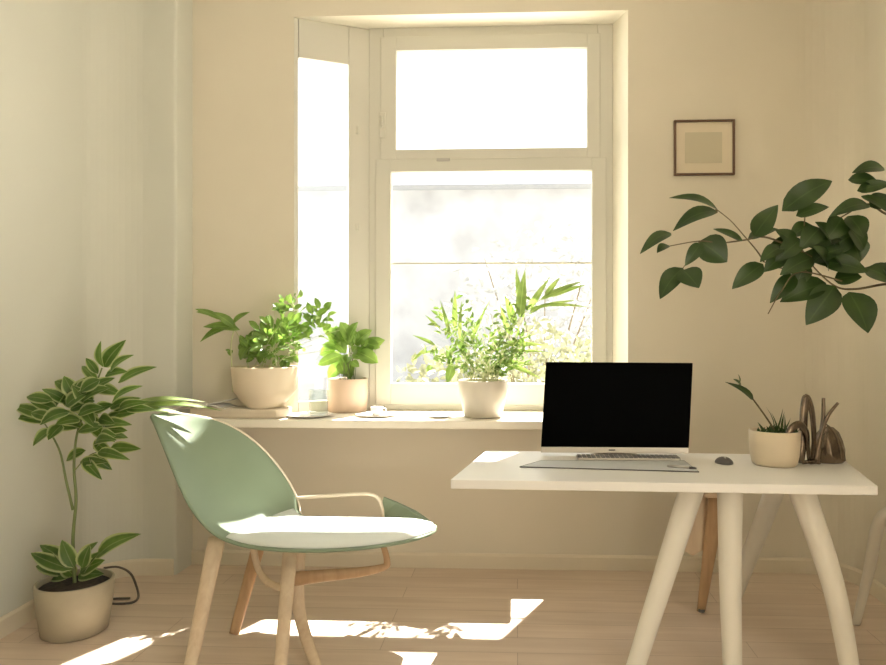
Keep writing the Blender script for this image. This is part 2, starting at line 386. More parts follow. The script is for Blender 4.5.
def fz(px, py, Y): return P(px, py, Y)
def flo(px, py): return PZ(px, py, 0)
def tz(px, Y): p = P(px, 490, Y); return V((p.x, Y, zt))
def ldg(x, y, z): return V((x, y, z))
T = tz(694, fl.y+.16); Fo = flo(630, 684); dleg(T, lerp(T, Fo, .5), Fo)
T = tz(730, fl.y+.12); Fo = flo(733, 686); dleg(T, lerp(T, Fo, .5)+V((-.004, 0, 0)), Fo)
T = tz(800, fl.y+.10); Fo = flo(853, 686); dleg(T, lerp(T, Fo, .5)+V((.025, 0, 0)), Fo)
T = tz(784, fl.y+.50); Fo = flo(731, 605); dleg(T, lerp(T, Fo, .5), Fo, .046)
mb = MB(); p, q = tz(684, fl.y+.3), tz(806, fl.y+.3)
mb.prism([p+V((0, -.22, 0)), q+V((0, -.22, 0)), q+V((0, .24, 0)), p+V((0, .24, 0))], (0, 0, -.014), .003).build('leg_plate', M['whiteleg'], desk)
# monitor
sb = P(614, 450, 3.10); ym = 3.10
mon = thing('computer_monitor', (P(614, 450, ym).x, ym+.02, ZD), 'black widescreen all-in-one computer with silver chin standing on the white desk', 'computer')
c4 = [P(541, 447, ym-.01), P(689, 448, ym-.01), P(693, 363, ym+.02), P(546, 362, ym+.02)]
c4 = [c4[0], c4[1], c4[2], c4[3]]
MB().prism(c4, (0, .012, 0), .003).build('screen', M['black'], mon)
ch = [P(541, 452.6, ym-.011), P(689, 453.6, ym-.011), P(689, 447.8, ym-.010), P(541, 446.8, ym-.010)]
cc = MB().prism(ch, (0, .014, 0), .002).build('chin', M['alu'], mon)
e = P(612, 450, ym-.012); mb = MB()
mb.tube([e+V((-.014, 0, 0)), e+V((.014, 0, 0))], [.003, .003], 10); mb.build('emblem', M['grey'], cc)
# bulged back shell
mb = MB(); rows = []
for k, (sc, off) in enumerate(((.995, .011), (.97, .02), (.8, .035), (.5, .048), (.2, .052))):
    cen = (ch[0]+ch[1]+c4[2]+c4[3])/4
    rows.append([mb.bm.verts.new(cen+(p-cen)*sc+V((0, off, 0))) for p in (ch[0], ch[1], c4[2], c4[3])])
for a_, b_ in zip(rows, rows[1:]):
    for k in range(4): mb.bm.faces.new((a_[k], a_[(k+1) % 4], b_[(k+1) % 4], b_[k]))
mb.bm.faces.new(rows[-1]); mb.bm.faces.new(rows[0][::-1]); mb.build('back_shell', M['alu'], mon)
bx = P(614, 450, ym).x
MB().prism([V((bx-.10, ym+.04, ZD)), V((bx+.10, ym+.04, ZD)), V((bx+.10, ym-.055, ZD)), V((bx-.10, ym-.055, ZD))], (0, 0, .008), .002).build('stand_foot', M['alu'], mon)
MB().prism([V((bx-.085, ym+.037, ZD+.006)), V((bx-.085, ym+.025, ZD+.006)), V((bx-.085, ym+.053, ZD+.22)), V((bx-.085, ym+.063, ZD+.22))], (.17, 0, 0), .002).build('stand_neck', M['alu'], mon)
# mat, keyboard, pen, mouse
cs = [onz(520, 467.5), onz(699, 472.5), onz(684, 461.5), onz(541, 461.5)]
dm = thing('desk_mat', (sum((c for c in cs), V())/4), 'thin blue-grey desk mat with dark edge in front of the computer', 'desk mat')
MB().prism(cs, (0, 0, .004)).build('mat', M['matgrey'], dm)
rim_ = cs+[cs[0]]
MB().tube([c+V((0, 0, .0025)) for c in rim_], .0025, 6).build('edging', M['grey'], dm)
k0, k1 = onz(578, 460.2), onz(681, 460.8); kd = V((0, .085, 0))
kb = thing('keyboard', (k0+k1)/2+V((0, .04, 0)), 'slim silver keyboard with grey keys below the black screen', 'keyboard')
MB().prism([k0, k1, k1+kd, k0+kd], (0, 0, .009), .002).build('keyboard_body', M['alu'], kb)
kx = (k1-k0)/22
mb = MB()
for r_ in range(4):
    for c_ in range(22):
        p = k0+kx*(c_+.12)+V((0, .006+.0195*r_, .0088))
        mb.box(p, p+kx*.78+V((0, .0155, .003)))
mb.build('keys', M['keys'], kb)
p, q = onz(667, 468.2), onz(697, 470.6)
pn = thing('pen', (p+q)/2, 'dark silver pen lying at the right end of the grey mat', 'pen')
dv = (q-p); zz = V((0, 0, .0092))
MB().tube([p+zz, p+dv*.04+zz, p+dv*.75+zz], [.003, .0052, .0052], 10).build('barrel', M['silver'], pn)
MB().tube([p+dv*.75+zz, p+dv*.93+zz, q+zz], [.0052, .004, .001], 10).build('tip', M['grey'], pn)
mo = onz(724, 463)
ms = thing('computer_mouse', mo, 'small dark grey mouse lying on the white desk left of the potted sprout', 'computer mouse')
mb = MB(); pr = []
for i in range(9):
    a_ = math.pi/2*i/8; pr.append((.036*math.cos(a_) if i < 8 else 0, .026*math.sin(a_)))
mb.lathe([(0, 0), (.032, 0)]+pr, mo, 20)
for v in mb.bm.verts: v.co.y = mo.y+(v.co.y-mo.y)*1.3
mb.build('shell', M['grey'], ms)
mb = MB().tube([mo+V((0, -.022, .021)), mo+V((0, -.01, .0255))], .004, 8); mb.build('wheel', M['silver'], ms)

# ------------------------------------------------------------------ pots
def pot(parent, at, r0, r1, h, m, wall=.008, prof=None, lip=True, soil=True, n=40):
    if prof is None: prof = [(0, 0), (r0*.93, 0), (r0, .006), (lerp(r0, r1, .5)+.004, h*.5), (r1, h-.004), (r1-.003, h), (r1-wall+.002, h), (r1-wall, h-.004), (r1-wall-.004, h*.62)]
    mb = MB().lathe(prof, at, n); o = mb.build('pot', M[m], parent)
    if soil:
        rs = r1-wall-.001; hz = h-min(.025, h*.18); mb = MB().lathe([(rs, hz-.01), (rs, hz), (rs*.6, hz+.008), (0, hz+.01)], at, 24)
        for v in mb.bm.verts: v.co.z += rng.uniform(-.003, .004)
        mb.build('soil', M['soil'], parent)
    return o
# desk pot with sprout
dp = onz(774.5, 464.5); s_ = 700/dp.y
t = thing('potted_sprout', dp, 'cream pot on the white desk holding one thin dark sprout', 'potted plant')
hp = .142; rp = 24/s_
pot(t, dp, rp*.86, rp, hp, 'cream', prof=[(0, 0), (rp*.80, 0), (rp*.88, .008), (rp*.95, hp*.3), (rp*.985, hp*.6), (rp, hp-.003), (rp-.004, hp), (rp-.009, hp-.004), (rp-.010, hp*.7)])
st = spline([dp+V((.01, 0, hp-.02)), P(768, 420, dp.y), P(752, 398, dp.y-.02), P(739, 384, dp.y-.02)], 8)
MB().tube(st, [.004-.0012*i/(len(st)-1) for i in range(len(st))], 8).build('stem', M['bark'], t)
mb = MB()
e = st[-1]; mb.leaf(st[-10], P(725, 382, dp.y-.03), .03, (0, -1, .6), .16, kind='blade'); mb.leaf(e, P(738, 374, dp.y-.02), .012, (1, -1, 0)); mb.leaf(st[-3], P(733, 379, dp.y-.04), .02, (0, -1, 1), .1)
for k in range(70):
    a_ = rng.uniform(0, 6.28); rr = rp*.8*math.sqrt(rng.random()); b_ = dp+V((rr*math.cos(a_), rr*math.sin(a_), hp-.02))
    mb.leaf(b_, b_+V((rng.uniform(-.03, .03), rng.uniform(-.02, .02), rng.uniform(.015, .045))), .010, (rng.uniform(-1, 1), -1, .3), seg=3)
for k in range(7):
    b_ = dp+V((rng.uniform(.0, .05), rng.uniform(-.03, .03), hp-.02)); mb.leaf(b_, b_+V((rng.uniform(-.05, .05), 0, rng.uniform(.06, .11))), .008, (rng.uniform(-1, 1), -1, 0), seg=4, kind='blade')
mb.build('foliage', M['rubber'], t, recalc=False)
# bronze ornament
ob = onz(822, 463.5); yo = ob.y
t = thing('bronze_ornament', ob, 'dark bronze ornament of folded loops and upright rods at the right end of the desk', 'ornament')
def OP(px, py, dy=0): return P(px, py, yo+dy)
zb = ZD+.001
mb = MB()     # dome bag
prof = [(0, 0), (.058, 0), (.068, .012), (.066, .05), (.056, .09), (.04, .125), (.02, .145), (0, .15)]
dc = onz(828, 462); dc.z = ZD
mb.lathe(prof, dc+V((.0, .0, 0)), 28)
for v in mb.bm.verts:
    w_ = v.co-dc; a_ = math.atan2(w_.y, w_.x); k_ = 1+.09*math.sin(a_*7+w_.z*22)*(1 if w_.z > .003 else .3)
    v.co.x = dc.x+w_.x*k_-.12*w_.z*0; v.co.y = dc.y+w_.y*k_*.75
mb.build('bowl', M['bronze'], t)
def band_(pts, r, nm='loop', sq=(1, .45), m='bronze'):
    pts = spline(pts, 8); n = len(pts); rr = r if isinstance(r, (int, float)) else None
    mb = MB().tube(pts, [rr*(.75+.25*math.sin(math.pi*i/(n-1))) for i in range(n)], 10, sq); mb.build(nm, M[m], t)
band_([OP(801, 463, -.05), OP(803, 440, -.05), OP(804, 412, -.03), OP(807, 398, -.02), OP(812, 412, -.01), OP(814, 440, 0), OP(812, 463, 0)], .018)
band_([OP(787, 436, -.115), OP(793, 427, -.115), OP(801, 425, -.10), OP(807, 434, -.07), OP(808, 450, -.04), OP(809, 460, -.02)], .016)
band_([OP(818, 463, -.06), OP(820, 440, -.06), OP(823, 420, -.05), OP(823.5, 398, -.05)], .009, 'rod', (1, 1))
band_([OP(816, 460, -.075), OP(821, 435, -.07), OP(828, 416, -.06), OP(838, 403, -.05)], .0075, 'rod', (1, 1))
band_([OP(826, 424, -.04), OP(834, 432, -.05), OP(839, 446, -.05), OP(841, 459, -.045)], .009)
for px in (804, 812): # scrolled feet
    q = onz(px+2, 464); MB().tube(spline([q+V((-.02, -.01, .008)), q+V((0, -.018, .012)), q+V((.018, -.008, .008)), q+V((.01, .008, .014))], 6), .008, 8).build('foot', M['bronze'], t)

# ------------------------------------------------------------------ sill things
def SL(px, py): return PZ(px, py, ZS)
def herbfill(mb, c, rx, ry, rz, n, l0, l1, wr, m=None, kind='ovate', up=.3, seg=4):
    for k in range(n):
        u = rng.random()**.4; th = rng.uniform(0, 6.283); ph = math.acos(rng.uniform(-1, 1))
        p = c+V((rx*u*math.sin(ph)*math.cos(th), ry*u*math.sin(ph)*math.sin(th), rz*u*math.cos(ph)))
        dv = (p-c); dv = V((dv.x/rx, dv.y/ry, dv.z/rz))+V((rng.uniform(-.8, .8), rng.uniform(-.8, .8), rng.uniform(-.6, .8)+up)); dv.normalize()
        l = rng.uniform(l0, l1)
        mb.leaf(p, p+dv*l, l*wr*rng.uniform(.8, 1.15), (rng.uniform(-.7, .7), -rng.uniform(.3, 1), rng.uniform(.2, 1)), rng.uniform(.02, .16), rng.uniform(.1, .5), seg, kind)
def stems(mb, base, r, tips, rad=.002):
    for tp in tips:
        b_ = base+V((rng.uniform(-r, r), rng.uniform(-r, r), 0)); mid = lerp(b_, tp, .5)+V((0, 0, .02)); mid.x = lerp(b_.x, tp.x, .35)
        pts = spline([b_, mid, tp], 5); mb.tube(pts, [rad*(1-.5*i/(len(pts)-1)) for i in range(len(pts))], 5)
# wooden board with bowl pot
yb_ = 3.625; bp = V((P(264, 414, yb_).x, yb_, ZS))
bd = thing('chopping_board', V((P(245, 414, yb_).x, yb_, ZS)), 'thick round-ended pale wooden board lying on the sill beneath the bowl planter', 'board')
x0, x1 = P(196, 410, yb_).x, P(291, 410, yb_).x
ZB = ZS+.05
outl = [V((x0, yb_-.075, ZS)), V((x1-.05, yb_-.075, ZS))]+[V((x1-.06+.06*math.sin(a_), yb_+.0-.075*math.cos(a_), ZS)) for a_ in [R(15*k) for k in range(1, 12)]]+[V((x1-.05, yb_+.075, ZS)), V((x0, yb_+.075, ZS))]
MB().prism(outl, (0, 0, .05), .008).build('slab', M['board'], bd)
tag(bd, None)
bt = P(265, 404, yb_); bt.z = ZB
t = thing('bowl_planter', bt, 'cream bowl planter of leafy round-leaved herb with one stem trailing left', 'potted plant')
rb = 33/(700/yb_); hb = .215
pot(t, bt, .1, rb, hb, 'cream', prof=[(0, 0), (.085, 0), (.095, .008), (.125, .04), (.158, .09), (rb-.006, .15), (rb, hb-.008), (rb-.001, hb-.002), (rb-.006, hb), (rb-.011, hb-.005), (rb-.016, hb*.7)])
g = bt+V((0, 0, hb-.03)); mb = MB()
tips = [P(px, py, yb_+rng.uniform(-.1, .1)) for px, py in ((290, 297), (275, 310), (305, 305), (318, 312), (255, 325), (268, 330), (300, 330), (325, 335), (340, 330), (280, 325), (247, 350), (312, 345), (285, 345), (262, 345), (330, 350))]
stems(mb, g, .09, tips)
trail = spline([g+V((-.08, 0, 0)), P(238, 335, yb_-.02), P(225, 322, yb_-.03), P(210, 316, yb_-.03), P(197, 309, yb_-.03)], 8); mb.tube(trail, .0022, 6)
mb.tube(spline([P(234, 330, yb_-.03), P(231, 345, yb_-.05), P(232, 370, yb_-.06), P(233, 392, yb_-.06)], 5), .003, 6)
mb.build('stem', M['pstem'], t)
mb = MB()
herbfill(mb, P(278, 338, yb_), .135, .13, .115, 150, .04, .075, .62, kind='round')
herbfill(mb, P(318, 325, yb_), .075, .09, .10, 34, .045, .075, .62, kind='round')
herbfill(mb, P(292, 308, yb_), .06, .06, .06, 22, .035, .06, .7, kind='round')
herbfill(mb, P(262, 352, yb_), .11, .1, .05, 30, .04, .07, .6, kind='round')
for bx_, by_, tx_, ty_, w_ in ((234, 325, 200, 342, .05), (222, 320, 195, 309, .035), (215, 316, 196, 312, .03), (236, 328, 212, 312, .05), (240, 330, 203, 327, .055), (232, 325, 250, 312, .04), (245, 345, 240, 335, .04), (231, 352, 225, 350, .02), (231, 350, 230, 356, .03), (240, 360, 253, 342, .06), (243, 358, 265, 350, .06)):
    mb.leaf(P(bx_, by_, yb_-.03), P(tx_, ty_, yb_-.05), w_, (0, -1, .8), .1, .3)
for v in mb.bm.verts:
    if v.co.y > 3.68: v.co.y = 3.68+(v.co.y-3.68)*.45
mb.build('foliage', M['herb'], t, recalc=False)
# papers by the board
pp = V((P(206, 404, yb_).x, yb_-.02, ZB+.001))
t = thing('open_book', pp, 'open white paper book lying on the wooden board left of the bowl planter', 'book')
def sheet(dx, sgn):
    mb = MB(); rows = []
    for i in range(9):
        u = i/8; x = pp.x+sgn*u*.135; zz = ZB+.003+.02*math.sin(math.pi*min(1, u*1.1))*(1-u*.3)+(.042*u*u if dx else 0)
        rows.append([mb.bm.verts.new((x+.02*q, yb_-.085+.125*q, zz)) for q in (0, 1)]+[mb.bm.verts.new((x+.02*q, yb_-.085+.125*q, zz-.006 if not dx else zz-.003)) for q in (1, 0)])
    for a_, b_ in zip(rows, rows[1:]):
        for k in range(4): mb.bm.faces.new((a_[k], a_[(k+1) % 4], b_[(k+1) % 4], b_[k]))
    mb.bm.faces.new(rows[0]); mb.bm.faces.new(rows[-1][::-1]); mb.build('page', M['page'], t)
sheet(0, -1); sheet(0, 1); sheet(1, 1)
for (px, lab) in ((0, 0),):
    MB().prism([V((pp.x-.13, yb_-.086, ZB+.0005)), V((pp.x+.135, yb_-.086, ZB+.0005)), V((pp.x+.15, yb_+.046, ZB+.0005)), V((pp.x-.12, yb_+.046, ZB+.0005))], (0, 0, .004), .001).build('cover', M['board'], t)
# saucers, tumbler, cup, coaster
def plate(px, py, wpx, name, label, cat, group=None, m='porcelain'):
    c_ = SL(px, py); r_ = wpx/2/(700/c_.y)
    o = MB().lathe([(0, 0), (r_*.6, 0), (r_*.64, .003), (r_, .011), (r_-.001, .013), (r_*.62, .006), (0, .005)], c_, 36).build(name, M[m], None, c_)
    tag(o, label, cat, group); return c_, r_
g_ = 'saucers on the window sill'
c1, r1 = plate(310, 416.5, 47, 'saucer', 'white saucer under the clear tumbler on the window sill', 'saucer', g_)
c2, r2 = plate(377, 416, 43, 'saucer', 'white saucer under the tiny white cup on the window sill', 'saucer', g_)
c3, r3 = plate(440, 417.2, 26, 'saucer', 'small empty white saucer on the sill left of the grassy pot', 'saucer', g_)
tc_ = c1+V((.045, .005, .0062))
t = thing('tumbler', tc_, 'clear straight-sided glass tumbler standing between bowl planter and blush pot', 'glass')
h_ = .135; r_ = .052
MB().lathe([(0, 0), (r_*.85, 0), (r_*.9, .004), (r_, h_), (r_-.003, h_), (r_*.87, .012), (0, .012)], tc_, 32).build('glass', M['tumbler'], t)
cu = c2+V((0, 0, .0055))
t = thing('espresso_cup', cu, 'tiny white cup standing on its saucer on the sill', 'cup')
MB().lathe([(0, 0), (.022, 0), (.025, .004), (.034, .042), (.032, .043), (.023, .008), (0, .006)], cu, 28).build('bowl', M['porcelain'], t)
MB().tube(spline([cu+V((.031, 0, .036)), cu+V((.046, 0, .034)), cu+V((.046, 0, .018)), cu+V((.027, 0, .012))], 6), .003, 8).build('handle', M['porcelain'], t)
# blush pot
bq = SL(347.5, 411.2); sB = 700/bq.y
t = thing('potted_herb', bq, 'blush pot with large bright leaves standing by the window left frame', 'potted plant')
rq = 20/sB; hq = .185
pot(t, bq, rq*.95, rq, hq, 'blush')
g = bq+V((0, 0, hq-.03)); mb = MB()
lv = ((352, 345, 325, 330), (345, 350, 322, 345), (350, 340, 340, 322), (355, 345, 372, 330), (360, 350, 385, 340), (358, 352, 378, 363), (345, 360, 328, 378), (342, 355, 318, 365), (350, 360, 350, 379), (348, 345, 358, 322), (340, 345, 332, 328), (335, 350, 320, 355), (362, 345, 368, 335), (356, 340, 352, 330), (344, 340, 330, 335), (340, 362, 345, 375), (352, 355, 366, 358), (336, 340, 322, 326), (365, 343, 380, 348))
stems(mb, g, .05, [P(a_, b_, bq.y+rng.uniform(-.05, .05)) for a_, b_, _, _ in lv]); mb.build('stem', M['stem'], t)
mb = MB()
for a_, b_, c_, d_ in lv: 
    y_ = bq.y+rng.uniform(-.06, .04); mb.leaf(P(a_, b_, y_), P(c_, d_, y_-.02), rng.uniform(.06, .085), (rng.uniform(-.4, .4), -1, rng.uniform(.2, .9)), .1, .3, 6, 'round')
herbfill(mb, P(347, 350, bq.y), .10, .09, .08, 34, .05, .09, .68, kind='round', seg=5)
mb.build('foliage', M['herb'], t, recalc=False)
# white pot with grassy herb
wq = SL(483, 416.8); sW = 700/wq.y
t = thing('potted_grass', wq, 'off-white tapered pot of fine herbs and long grass before the lower pane', 'potted plant')
rw = 25.5/sW; hw = 37/sW
pot(t, wq, rw*.74, rw, hw, 'whitepot')
g = wq+V((0, 0, hw-.03)); mb = MB(); yw = wq.y
tips = [P(rng.uniform(425, 535), rng.uniform(296, 368), yw+rng.uniform(-.1, .1)) for k in range(64)]
stems(mb, g, .08, tips, .0018)
main = spline([g+V((.03, 0, 0)), P(505, 345, yw), P(520, 318, yw), P(540, 300, yw-.01), P(575, 283, yw-.02)], 6); mb.tube(main, .0022, 6)
ml = spline([g+V((-.05, 0, 0)), P(450, 355, yw), P(430, 345, yw), P(412, 360, yw)], 6); mb.tube(ml, .0016, 6)
mb.build('stem', M['pstem'], t)
mb = MB()
for tp in tips:
    b_ = V((lerp(g.x, tp.x, .35), lerp(g.y, tp.y, .35), lerp(g.z, tp.z, .45)))
    for k in range(7):
        q = lerp(b_, tp, k/6); dv = V((rng.uniform(-1, 1), rng.uniform(-1, 1), rng.uniform(-.2, 1))).normalized(); l = rng.uniform(.028, .055)
        mb.leaf(q, q+dv*l, l*.36, (rng.uniform(-1, 1), -1, rng.uniform(0, 1)), .08, .3, 4)
for k in range(10):
    q = P(rng.uniform(430, 470), rng.uniform(320, 372), yw+rng.uniform(-.05, .05)); mb.leaf(q, q+V((rng.uniform(-.05, .05), -.02, rng.uniform(-.05, .06))), .03, (0, -1, .5))
mb.leaf(P(452, 365, yw-.03), P(447, 383, yw-.06), .05, (.3, -1, .4), .1)
mb.build('foliage', M['fine'], t, recalc=False)
mb = MB()
for a_, b_, c_, d_, w_ in ((520, 318, 525, 270, .055), (528, 310, 550, 277, .035), (545, 297, 560, 277, .03), (540, 300, 583, 281, .03), (548, 297, 586, 285, .028), (540, 305, 588, 307, .02), (535, 308, 578, 300, .02), (524, 314, 516, 268, .04), (515, 325, 505, 295, .045), (510, 335, 500, 305, .03), (530, 312, 545, 305, .03), (505, 345, 545, 345, .03), (500, 350, 540, 333, .02), (500, 360, 540, 378, .03), (495, 362, 535, 365, .028), (500, 352, 548, 352, .02), (455, 330, 455, 290, .03), (450, 335, 440, 300, .02), (460, 340, 462, 300, .02), (425, 350, 412, 362, .02), (440, 350, 410, 357, .014), (470, 345, 490, 300, .02), (440, 330, 425, 315, .02), (435, 345, 412, 335, .02)):
    mb.leaf(P(a_, b_, yw+rng.uniform(-.04, .04)), P(c_, d_, yw+rng.uniform(-.08, .05)), w_, (rng.uniform(-.4, .4), -1, .4), .06, .3, 8, 'blade')
mb.build('blades', M['grass'], t, recalc=False)

# ------------------------------------------------------------------ chair
AL = R(19); Fc = V((math.cos(AL), -math.sin(AL), 0)); Lc = V((math.sin(AL), math.cos(AL), 0)); B0 = V((-.785, 2.95, 0))
def K(f, l, z): return B0+Fc*f+Lc*l+V((0, 0, z))
chair = thing('shell_chair', B0, 'mint green shell chair with pale wooden legs facing the desk by the window', 'chair')
rw_ = [((436, 529.5), (437, 526.5), 0, 0), ((429, 535), (428, 523.5), 0, 0), ((405, 542.5), (400, 520.5), 0, 0), ((365, 549), (365, 518.5), 0, 0), ((315, 552), (331, 517.5), 0, 0), ((270, 550.5), (308, 517), 0, 0),
       ((240, 546), (300.5, 513), 2.68, 3.17), ((217, 537), (299, 506), 2.70, 3.19), ((201, 523), (296, 496), 2.73, 3.20), ((188, 505), (289, 482), 2.76, 3.20), ((176, 480), (278, 466), 2.80, 3.19), ((166, 455), (262, 448), 2.85, 3.17),
       ((158, 435), (240, 431), 2.90, 3.14), ((153, 423), (215, 420), 2.94, 3.10), ((150, 416.5), (185, 414.5), 2.97, 3.06), ((152, 414.3), (168, 413), 2.99, 3.02)]
near, far = [], []
for n_, f_, yn, yf in rw_:
    near.append(P(*n_, yn) if yn else PZ(*n_, .455)); far.append(P(*f_, yf) if yf else PZ(*f_, .455))
near, far = spline(near, 3), spline(far, 3)
nr_ = len(near); nl = 14
def shellpt(i, s_):
    u = i/(nr_-1); p = lerp(near[i], far[i], s_); d_ = 4*s_*(1-s_); wd = (far[i]-near[i]).length
    k_ = min(1, max(0, (u-.30)/.2))     # seat dips a little, back bows away from the sitter
    return p+V((-.13*wd*k_, -.02*wd*k_, -.03*wd*(1-k_)-.02*wd*k_))*d_
mb = MB(); rows = [[mb.bm.verts.new(shellpt(i, k/nl)) for k in range(nl+1)] for i in range(nr_)]
for a_, b_ in zip(rows, rows[1:]):
    for k in range(nl): mb.bm.faces.new((a_[k], a_[k+1], b_[k+1], b_[k])).smooth = True
sh = mb.build('shell', M['mint'], chair); mods(sh, ('SOLIDIFY', dict(thickness=.014, offset=0)), ('SUBSURF', dict(levels=1, render_levels=1)))
MB().tube([far[i] for i in range(17, nr_)], .0055, 8).build('rim', M['rim'], sh)
mb = MB(); rows = []; i0, i1 = 2, 20
for i in range(i0, i1+1):
    e_ = min(1, (i-i0)/3+.12, (i1-i)/3+.12); row = []
    for k in range(nl+1):
        s_ = .05+.9*k/nl; q_ = abs(2*k/nl-1); p = shellpt(i, s_)
        row.append((p+V((0, 0, .008)), p+V((0, 0, .012+.024*(1-q_**5)*e_))))
    rows.append(([mb.bm.verts.new(p) for p, _ in row], [mb.bm.verts.new(p) for _, p in row]))
for (a0, a1_), (b0_, b1_) in zip(rows, rows[1:]):
    for k in range(nl): mb.bm.faces.new((a1_[k], a1_[k+1], b1_[k+1], b1_[k])).smooth = True; mb.bm.faces.new((a0[k+1], a0[k], b0_[k], b0_[k+1]))
    mb.bm.faces.new((a0[0], a1_[0], b1_[0], b0_[0])); mb.bm.faces.new((a1_[-1], a0[-1], b0_[-1], b1_[-1]))
for r_ in (rows[0], rows[-1]): mb.bm.faces.new(r_[0]+r_[1][::-1])
mb.build('seat_pad', M['pad'], chair)
# far arm: thin loop and green side wing
pa = [P(297, 498, 3.20), P(320, 496.5, 3.19), P(350, 494.5, 3.17), P(368, 494, 3.15), P(378, 498, 3.14), P(382, 508, 3.13), P(383, 521, 3.12)]
MB().tube(spline(pa, 8), .008, 8).build('armrest', M['rim'], chair)
w3 = [P(380, 520, 3.15), P(383, 497, 3.17), P(396, 502, 3.16), P(415, 511, 3.14), P(434, 524, 3.08), P(425, 524, 3.08)]
MB().prism(w3, V((.003, .012, 0)), .003).build('side_wing', M['mint'], chair)
# legs
def leg(top, foot, w0, w1, th=.018, m='wood', mid=None, name='leg'):
    pts = spline([top, mid if mid else lerp(top, foot, .5), foot], 6); n = len(pts)
    return MB().tube(pts, [1.2*lerp(w0, w1, i/(n-1)) for i in range(n)], 12, (1, .6)).build(name, M[m], chair)
def CL(px, py, Y): return P(px, py, Y)
ft = flo(188, 678); leg(CL(217, 538, 2.84), ft, .032, .020)
ft = flo(279, 684); leg(CL(291, 541, 2.82), ft, .027, .019)
ft = flo(320, 676); leg(CL(299, 541, 2.88), ft, .026, .017, mid=CL(299, 610, 2.80))
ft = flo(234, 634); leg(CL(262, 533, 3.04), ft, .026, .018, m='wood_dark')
# Y bracket and front bar
mb = MB().tube(spline([CL(252, 541, 2.9), CL(258, 568, 2.88), CL(268, 582, 2.84), CL(283, 588, 2.80)], 6), .015, 10, (1, .7)); mb.tube(spline([CL(268, 582, 2.84), CL(274, 600, 2.83), CL(276, 625, 2.82)], 5), [.014]*10+[.006], 8, (1, .7)) if False else None
mb.build('bracket', M['wood'], chair)
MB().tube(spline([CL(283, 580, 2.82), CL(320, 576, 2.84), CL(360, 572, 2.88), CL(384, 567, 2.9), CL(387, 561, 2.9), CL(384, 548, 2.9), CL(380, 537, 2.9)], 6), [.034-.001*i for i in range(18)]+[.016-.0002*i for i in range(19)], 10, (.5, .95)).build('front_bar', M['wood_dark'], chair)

# ------------------------------------------------------------------ stool behind the desk
sc = V((P(712, 480, 3.2).x, 3.28, 0))
t = thing('stool', sc, 'small natural wooden stool tucked behind the white desk legs', 'stool')
MB().lathe([(0, .545), (.13, .545), (.145, .555), (.145, .572), (.135, .58), (0, .58)], sc, 32).build('seat', M['wood'], t)
for (ta, tb) in (((718, 496, 3.2), (701, 611.5)), ((692, 496, 3.3), (664, 596)), ((726, 496, 3.38), (733, 589))):
    tp = P(*ta); ft = flo(*tb); tp.z = .55; pts = [lerp(tp, ft, i/8) for i in range(9)]
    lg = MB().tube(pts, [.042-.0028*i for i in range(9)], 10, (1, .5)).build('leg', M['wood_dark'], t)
    MB().tube([lerp(tp, ft, .975), ft], [.0175, .016], 10).build('foot_cap', M['grey'], lg)

MB().prism([P(x_, y_, 3.24) for x_, y_ in ((692, 488), (718, 488), (707, 548), (693, 556), (684, 551))], (0, .02, 0), .004).build('side_panel', M['wood'], t)

# ------------------------------------------------------------------ plant stand and rubber plant (right edge)
pc = V((1.565, 2.56, 0)); zs = .62
st_ = thing('plant_stand', pc, 'cream plant stand with curved legs at the right edge beside the desk', 'plant stand')
MB().lathe([(0, zs-.025), (.14, zs-.025), (.15, zs-.018), (.15, zs-.005), (.145, zs), (0, zs)], pc, 36).build('top', M['whiteleg'], st_)
f1 = flo(856, 624)
feet = [(pc+V((-.04, .12, zs-.055)), P(884, 515, 2.78), P(868, 575, 2.98), f1), (pc+V((-.10, -.06, zs-.055)), pc+V((-.14, -.14, .45)), pc+V((-.12, -.24, .2)), pc+V((-.16, -.30, 0))), (pc+V((.08, -.06, zs-.055)), pc+V((.1, -.12, .45)), pc+V((.09, -.2, .2)), pc+V((.12, -.26, 0)))]
for q in feet:
    pts = spline(q, 8); n = len(pts); MB().tube(pts, [lerp(.034, .018, i/(n-1)) for i in range(n)], 12, (1, .8)).build('leg', M['whiteleg'], st_)
rp_ = pc+V((.02, 0, zs))
rt = thing('rubber_plant', rp_, 'dark green broad-leaved plant reaching in from the right edge over the desk', 'potted plant')
pot(rt, rp_, .095, .12, .2, 'whitepot')
YP = 2.66
def Q(px, py, dy=0): return P(px, py, YP+dy)
so = rp_+V((0, 0, .17))
br_ = [[so, so+V((.0, .03, .35)), Q(915, 262, -.03), Q(886, 264), Q(850, 271), Q(822, 262), Q(792, 247), Q(764, 237), Q(745, 240), Q(720, 243), Q(700, 241), Q(670, 246)],
       [so+V((.02, 0, 0)), so+V((-.02, 0, .3)), Q(915, 284, -.05), Q(886, 284), Q(856, 289), Q(835, 286), Q(812, 265), Q(800, 245)],
       [Q(764, 262), Q(757, 251), Q(746, 238), Q(731, 221), Q(716, 209)],
       [so+V((0, .02, 0)), so+V((.03, .05, .45)), Q(918, 225, .06), Q(886, 214, .06), Q(868, 204, .05), Q(845, 215, .04), Q(825, 228, .02)],
       [Q(830, 264), Q(806, 240, .02), Q(805, 215, .02), Q(806, 200, .02)], [Q(806, 270), Q(780, 268, -.02), Q(764, 262, -.02)], [Q(845, 282, -.02), Q(800, 272, -.04), Q(782, 290, -.05), Q(768, 314, -.06)], [Q(716, 209), Q(716, 213), Q(700, 214)], [Q(700, 241), Q(690, 258), Q(683, 268)]]
for i, pts in enumerate(br_):
    pts = spline(pts, 6); n = len(pts); r0 = .010 if i in (0, 1, 3) else .0035
    MB().tube(pts, [lerp(r0, .0018, (k/(n-1))**.6) for k in range(n)], 7).build('branch', M['bark'], rt)
